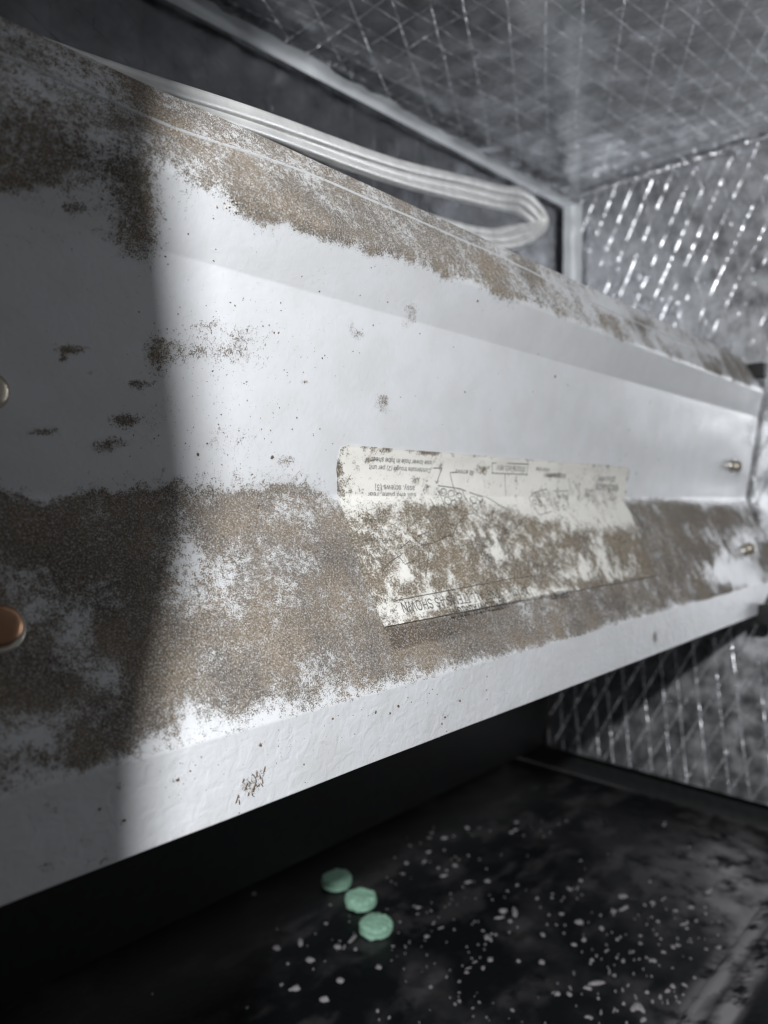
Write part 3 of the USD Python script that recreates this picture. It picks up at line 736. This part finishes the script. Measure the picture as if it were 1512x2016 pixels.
def words(text, start, end, hscale=1.0, bold=False):
    a, b = pick(*start), pick(*end)
    m = meshkit.text_mesh(text, 0.01, 0.001, bold)
    top = m.vertices[:, 2] > 0.0005
    fsel = top[m.faces].all(1)
    f = m.faces[fsel]; ids = np.unique(f); re = np.full(len(m.vertices), -1); re[ids] = np.arange(len(ids))
    v2 = m.vertices[ids][:, :2]; f = re[f]
    w = v2[:, 0].max()
    L = a[0] - b[0]; k = L / w
    X = a[0] - v2[:, 0] * k; s = a[1] + (b[1] - a[1]) * (v2[:, 0] / w) + v2[:, 1] * k * hscale
    ink('text_line', np.stack([X, s], 1), f)


for args in [('use lower hole in tube sheet', (847, 907), (729, 899)), ('Condensate trough (2) per unit', (846, 922), (725, 915)), ('assy. screws (3)', (812, 956), (734, 953)),
             ('coil end plate, rear', (813, 970), (718, 968)), ('drain tube', (755, 1024), (711, 1022)), ('5/8-7/32 long', (766, 1044), (722, 1042)), ('Hose connector', (773, 1061), (711, 1059)),
             ('All screws', (931, 926), (895, 924)), ('30527-001 REV', (1033, 919), (976, 915)), ('drain line', (1080, 922), (1054, 919)), ('slope to drain', (1113, 934), (1070, 931)),
             ('(2) screws', (1211, 939), (1177, 938)), ('each side', (1216, 955), (1172, 952)), ('COIL', (1006, 1042), (985, 1042)), ('DRAIN', (1034, 1156), (999, 1160)), ('FRONT', (1112, 1162), (1077, 1167)),
             ('AIR', (960, 1090), (945, 1092))]:
    words(*args)
words('HORIZONTAL RIGHT', (992, 1181), (877, 1200), 1.25, True)
words('INSTALL ITEMS AS SHOWN', (978, 1161), (786, 1187), 1.2, False)


def drawn(pts, w=0.00042):
    Q, F = ribbon([pick(*p) for p in pts], w, 0); ink('drawing_line', Q, F)


for ln in [[(777, 1183), (1000, 1141), (1048, 1134)], [(850, 921), (868, 921), (856, 950)], [(853, 946), (856, 951), (860, 946)], [(897, 929), (883, 930), (889, 962), (897, 976)], [(858, 955), (900, 961), (912, 966)],
           [(918, 968), (945, 978), (990, 1003), (1030, 1030)], [(965, 911), (1037, 913)], [(965, 931), (1037, 934)], [(1037, 912), (1035, 937)], [(966, 911), (967, 931)], [(992, 932), (990, 976)],
           [(840, 985), (858, 1008), (880, 1030)], [(905, 962), (916, 992)], [(860, 975), (872, 1000)], [(800, 1027), (800, 1050), (828, 1074), (850, 1071), (892, 1050)], [(820, 1056), (843, 1048), (852, 1066)],
           [(785, 1082), (806, 1064), (812, 1080)], [(776, 1088), (796, 1112), (815, 1104)], [(750, 1128), (765, 1108), (790, 1092)], [(823, 1078), (823, 1116)], [(843, 1082), (836, 1140)], [(895, 1036), (915, 1014), (930, 1012), (955, 1026), (1000, 1046)],
           [(860, 1050), (872, 1030), (895, 1036), (890, 1056), (866, 1058)], [(1036, 985), (1044, 970), (1072, 962)], [(1084, 966), (1116, 966), (1116, 1004)], [(1036, 985), (1060, 1015), (1084, 1008)], [(1072, 962), (1082, 992), (1090, 1010)],
           [(910, 1206), (1045, 1178), (1130, 1162)], [(1118, 940), (1120, 965)], [(1130, 950), (1138, 970)]]:
    drawn(ln)
for (x, y) in [(867, 969), (882, 972), (897, 977), (876, 989), (890, 995), (926, 987), (939, 984), (932, 1000), (1046, 974), (1054, 975), (1065, 975), (1048, 991), (1060, 994), (1095, 979), (1103, 977), (1110, 980), (1095, 1002), (1107, 1001)]:
    a = pick(x, y); rr = 0.0016 + 0.0007 * (x < 950)
    th = np.linspace(0, 2 * np.pi, 22); Q, F = ribbon(np.stack([a[0] + rr * 1.25 * np.cos(th), a[1] + rr * np.sin(th)], 1), 0.0005, 0)
    ink('drawing_circle', Q, F)

# ------------------------------------------------------------------ crumbs and fibres on the trough
r = np.random.default_rng(5)


def crumb(X, s, a, b, ang, h):
    k = 7; th = np.linspace(0, 2 * np.pi, k, endpoint=False); m_ = 0.6 + 0.7 * r.random(k)
    x_, y_ = a * np.cos(th) * m_, b * np.sin(th) * m_
    Xr = X + x_ * math.cos(ang) - y_ * math.sin(ang); Sr = s + x_ * math.sin(ang) + y_ * math.cos(ang)
    V1 = surf(Xr, Sr, -0.0001); V2 = surf(X + (Xr - X) * .55, s + (Sr - s) * .55, h * 0.9); V3 = surf(np.array([X]), np.array([s]), h)
    i = np.arange(k); j = (i + 1) % k
    return np.vstack([V1, V2, V3]), np.vstack([np.stack([i, j, j + k], 1), np.stack([i, j + k, i + k], 1), np.stack([i + k, j + k, np.full(k, 2 * k)], 1)])


parts = []
for x, y, s_ in [(940, 592, 5), (915, 772, 3.5), (1092, 741, 5), (705, 655, 4), (635, 705, 4), (640, 700, 3), (600, 752, 4), (540, 655, 4), (470, 848, 3), (390, 895, 6), (535, 900, 7), (408, 873, 4), (575, 845, 3), (505, 965, 4), (510, 995, 6), (508, 1000, 5), (660, 740, 2.5), (735, 640, 3), (530, 640, 3),
                 (370, 460, 4), (420, 430, 3), (330, 520, 3), (512, 1467, 8), (598, 1505, 4), (665, 1543, 3), (600, 1540, 3), (740, 1402, 5), (784, 1390, 6), (768, 1404, 5), (876, 1412, 6), (870, 1425, 5), (905, 1380, 5), (865, 1463, 4), (880, 1440, 3), (655, 1415, 5), (350, 1535, 7), (375, 1518, 5), (245, 1616, 7), (197, 1593, 6), (470, 1600, 3), (325, 505, 4), (460, 350, 3), (480, 395, 3)]:
    X, s = pick(x, y); z = np.dot(surf(X, s) - CAM, fwd); k = s_ * 0.5 / FPX * z
    parts.append(crumb(X, s, k * 1.3, k, r.random() * 3, k * 0.7))
for _ in range(900):
    u = r.random()
    if u < 0.55:
        x, y = r.normal(430, 90), r.normal(690 if r.random() < .6 else 860, 60)
    elif u < 0.8:
        x, y = r.uniform(250, 1300), r.uniform(420, 960)
    else:
        x, y = r.uniform(300, 1000), 0; y = 1590 - 0.2805 * x + abs(r.normal(0, 45))
    if x < 0 or y < 330:
        continue
    X, s = pick(x, y); z = np.dot(surf(X, s) - CAM, fwd); k = min(2.6, 0.5 + r.exponential(0.55)) * 0.5 / FPX * z * 1.3
    parts.append(crumb(X, s, k * r.uniform(1, 2.2), k, r.random() * 3, k * 0.6))
# dry fluff blob with twigs on the flange
for _ in range(16):
    x, y = 492 + r.normal(0, 13), 1549 + r.normal(0, 13); X, s = pick(x, y)
    parts.append(crumb(X, s, r.uniform(.0005, .0013), 0.00014, math.pi / 2 + r.normal(0.25, 0.5), 0.0005))
for x, y in [(465, 1575), (470, 1578), (505, 1522), (512, 1530), (520, 1515), (500, 1528), (515, 1545)]:
    X, s = pick(x, y); parts.append(crumb(X, s, 0.0017, 0.0002, r.normal(1.2, 0.5), 0.0004))
tag(obj('dirt_crumb', join(parts), 'crumb', tr, smooth=40, origin=TO), 'brown crumbs of dirt', kind='stuff')
# pale flakes near the top left bend
parts = []
for _ in range(26):
    t_ = r.random(); x, y = (340 + 18 * r.normal(), 245 + 60 * t_ + 8 * r.normal()) if r.random() < .55 else (455 + 16 * r.normal(), 392 + 9 * r.normal())
    X, s = pick(x, y); k = r.uniform(.0002, .0006); parts.append(crumb(X, s, k * 1.4, k, r.random() * 3, k))
tag(obj('pale_flake', join(parts), 'pale_crumb', tr, smooth=40, origin=TO), 'cream flakes by the bend', kind='stuff')

# ------------------------------------------------------------------ looped metal cable behind the trough's rim
cb = thing('metal_cable', 'silvery bundle of parallel cables doubling back in a loop behind the trough', 'cable', on_y(1070, 440, 0.40))
org = on_y(1070, 440, 0.40)
for k in range(3):
    g = k * 1.35
    pts = [(60, 92 + 6 * g, .262), (200, 140 + 7 * g, .268), (350, 186 + 8 * g, .275), (500, 232 + 9 * g, .290), (650, 284 + 10 * g, .310), (800, 332 + 11 * g, .335), (920, 359 + 12 * g, .358), (1000, 377 + 12 * g, .376), (1048 - 5 * g, 397 + 10 * g, .388),
           (1072 - 8 * g, 432 + 3 * g, .392), (1050 - 7 * g, 466 - 7 * g, .384), (985 - 4 * g, 484 - 10 * g, .372), (900, 470 - 9 * g, .356), (790, 436 - 8 * g, .338), (640, 390 - 6 * g, .315)]
    P = [on_y(x, y, Y + 0.002 * (k % 2)) for x, y, Y in pts]
    V, F = tube(P, 0.0046 - 0.0005 * k, 16, 7)
    obj('cable_strand', (V, F), 'cable_metal', cb, smooth=True, origin=org)
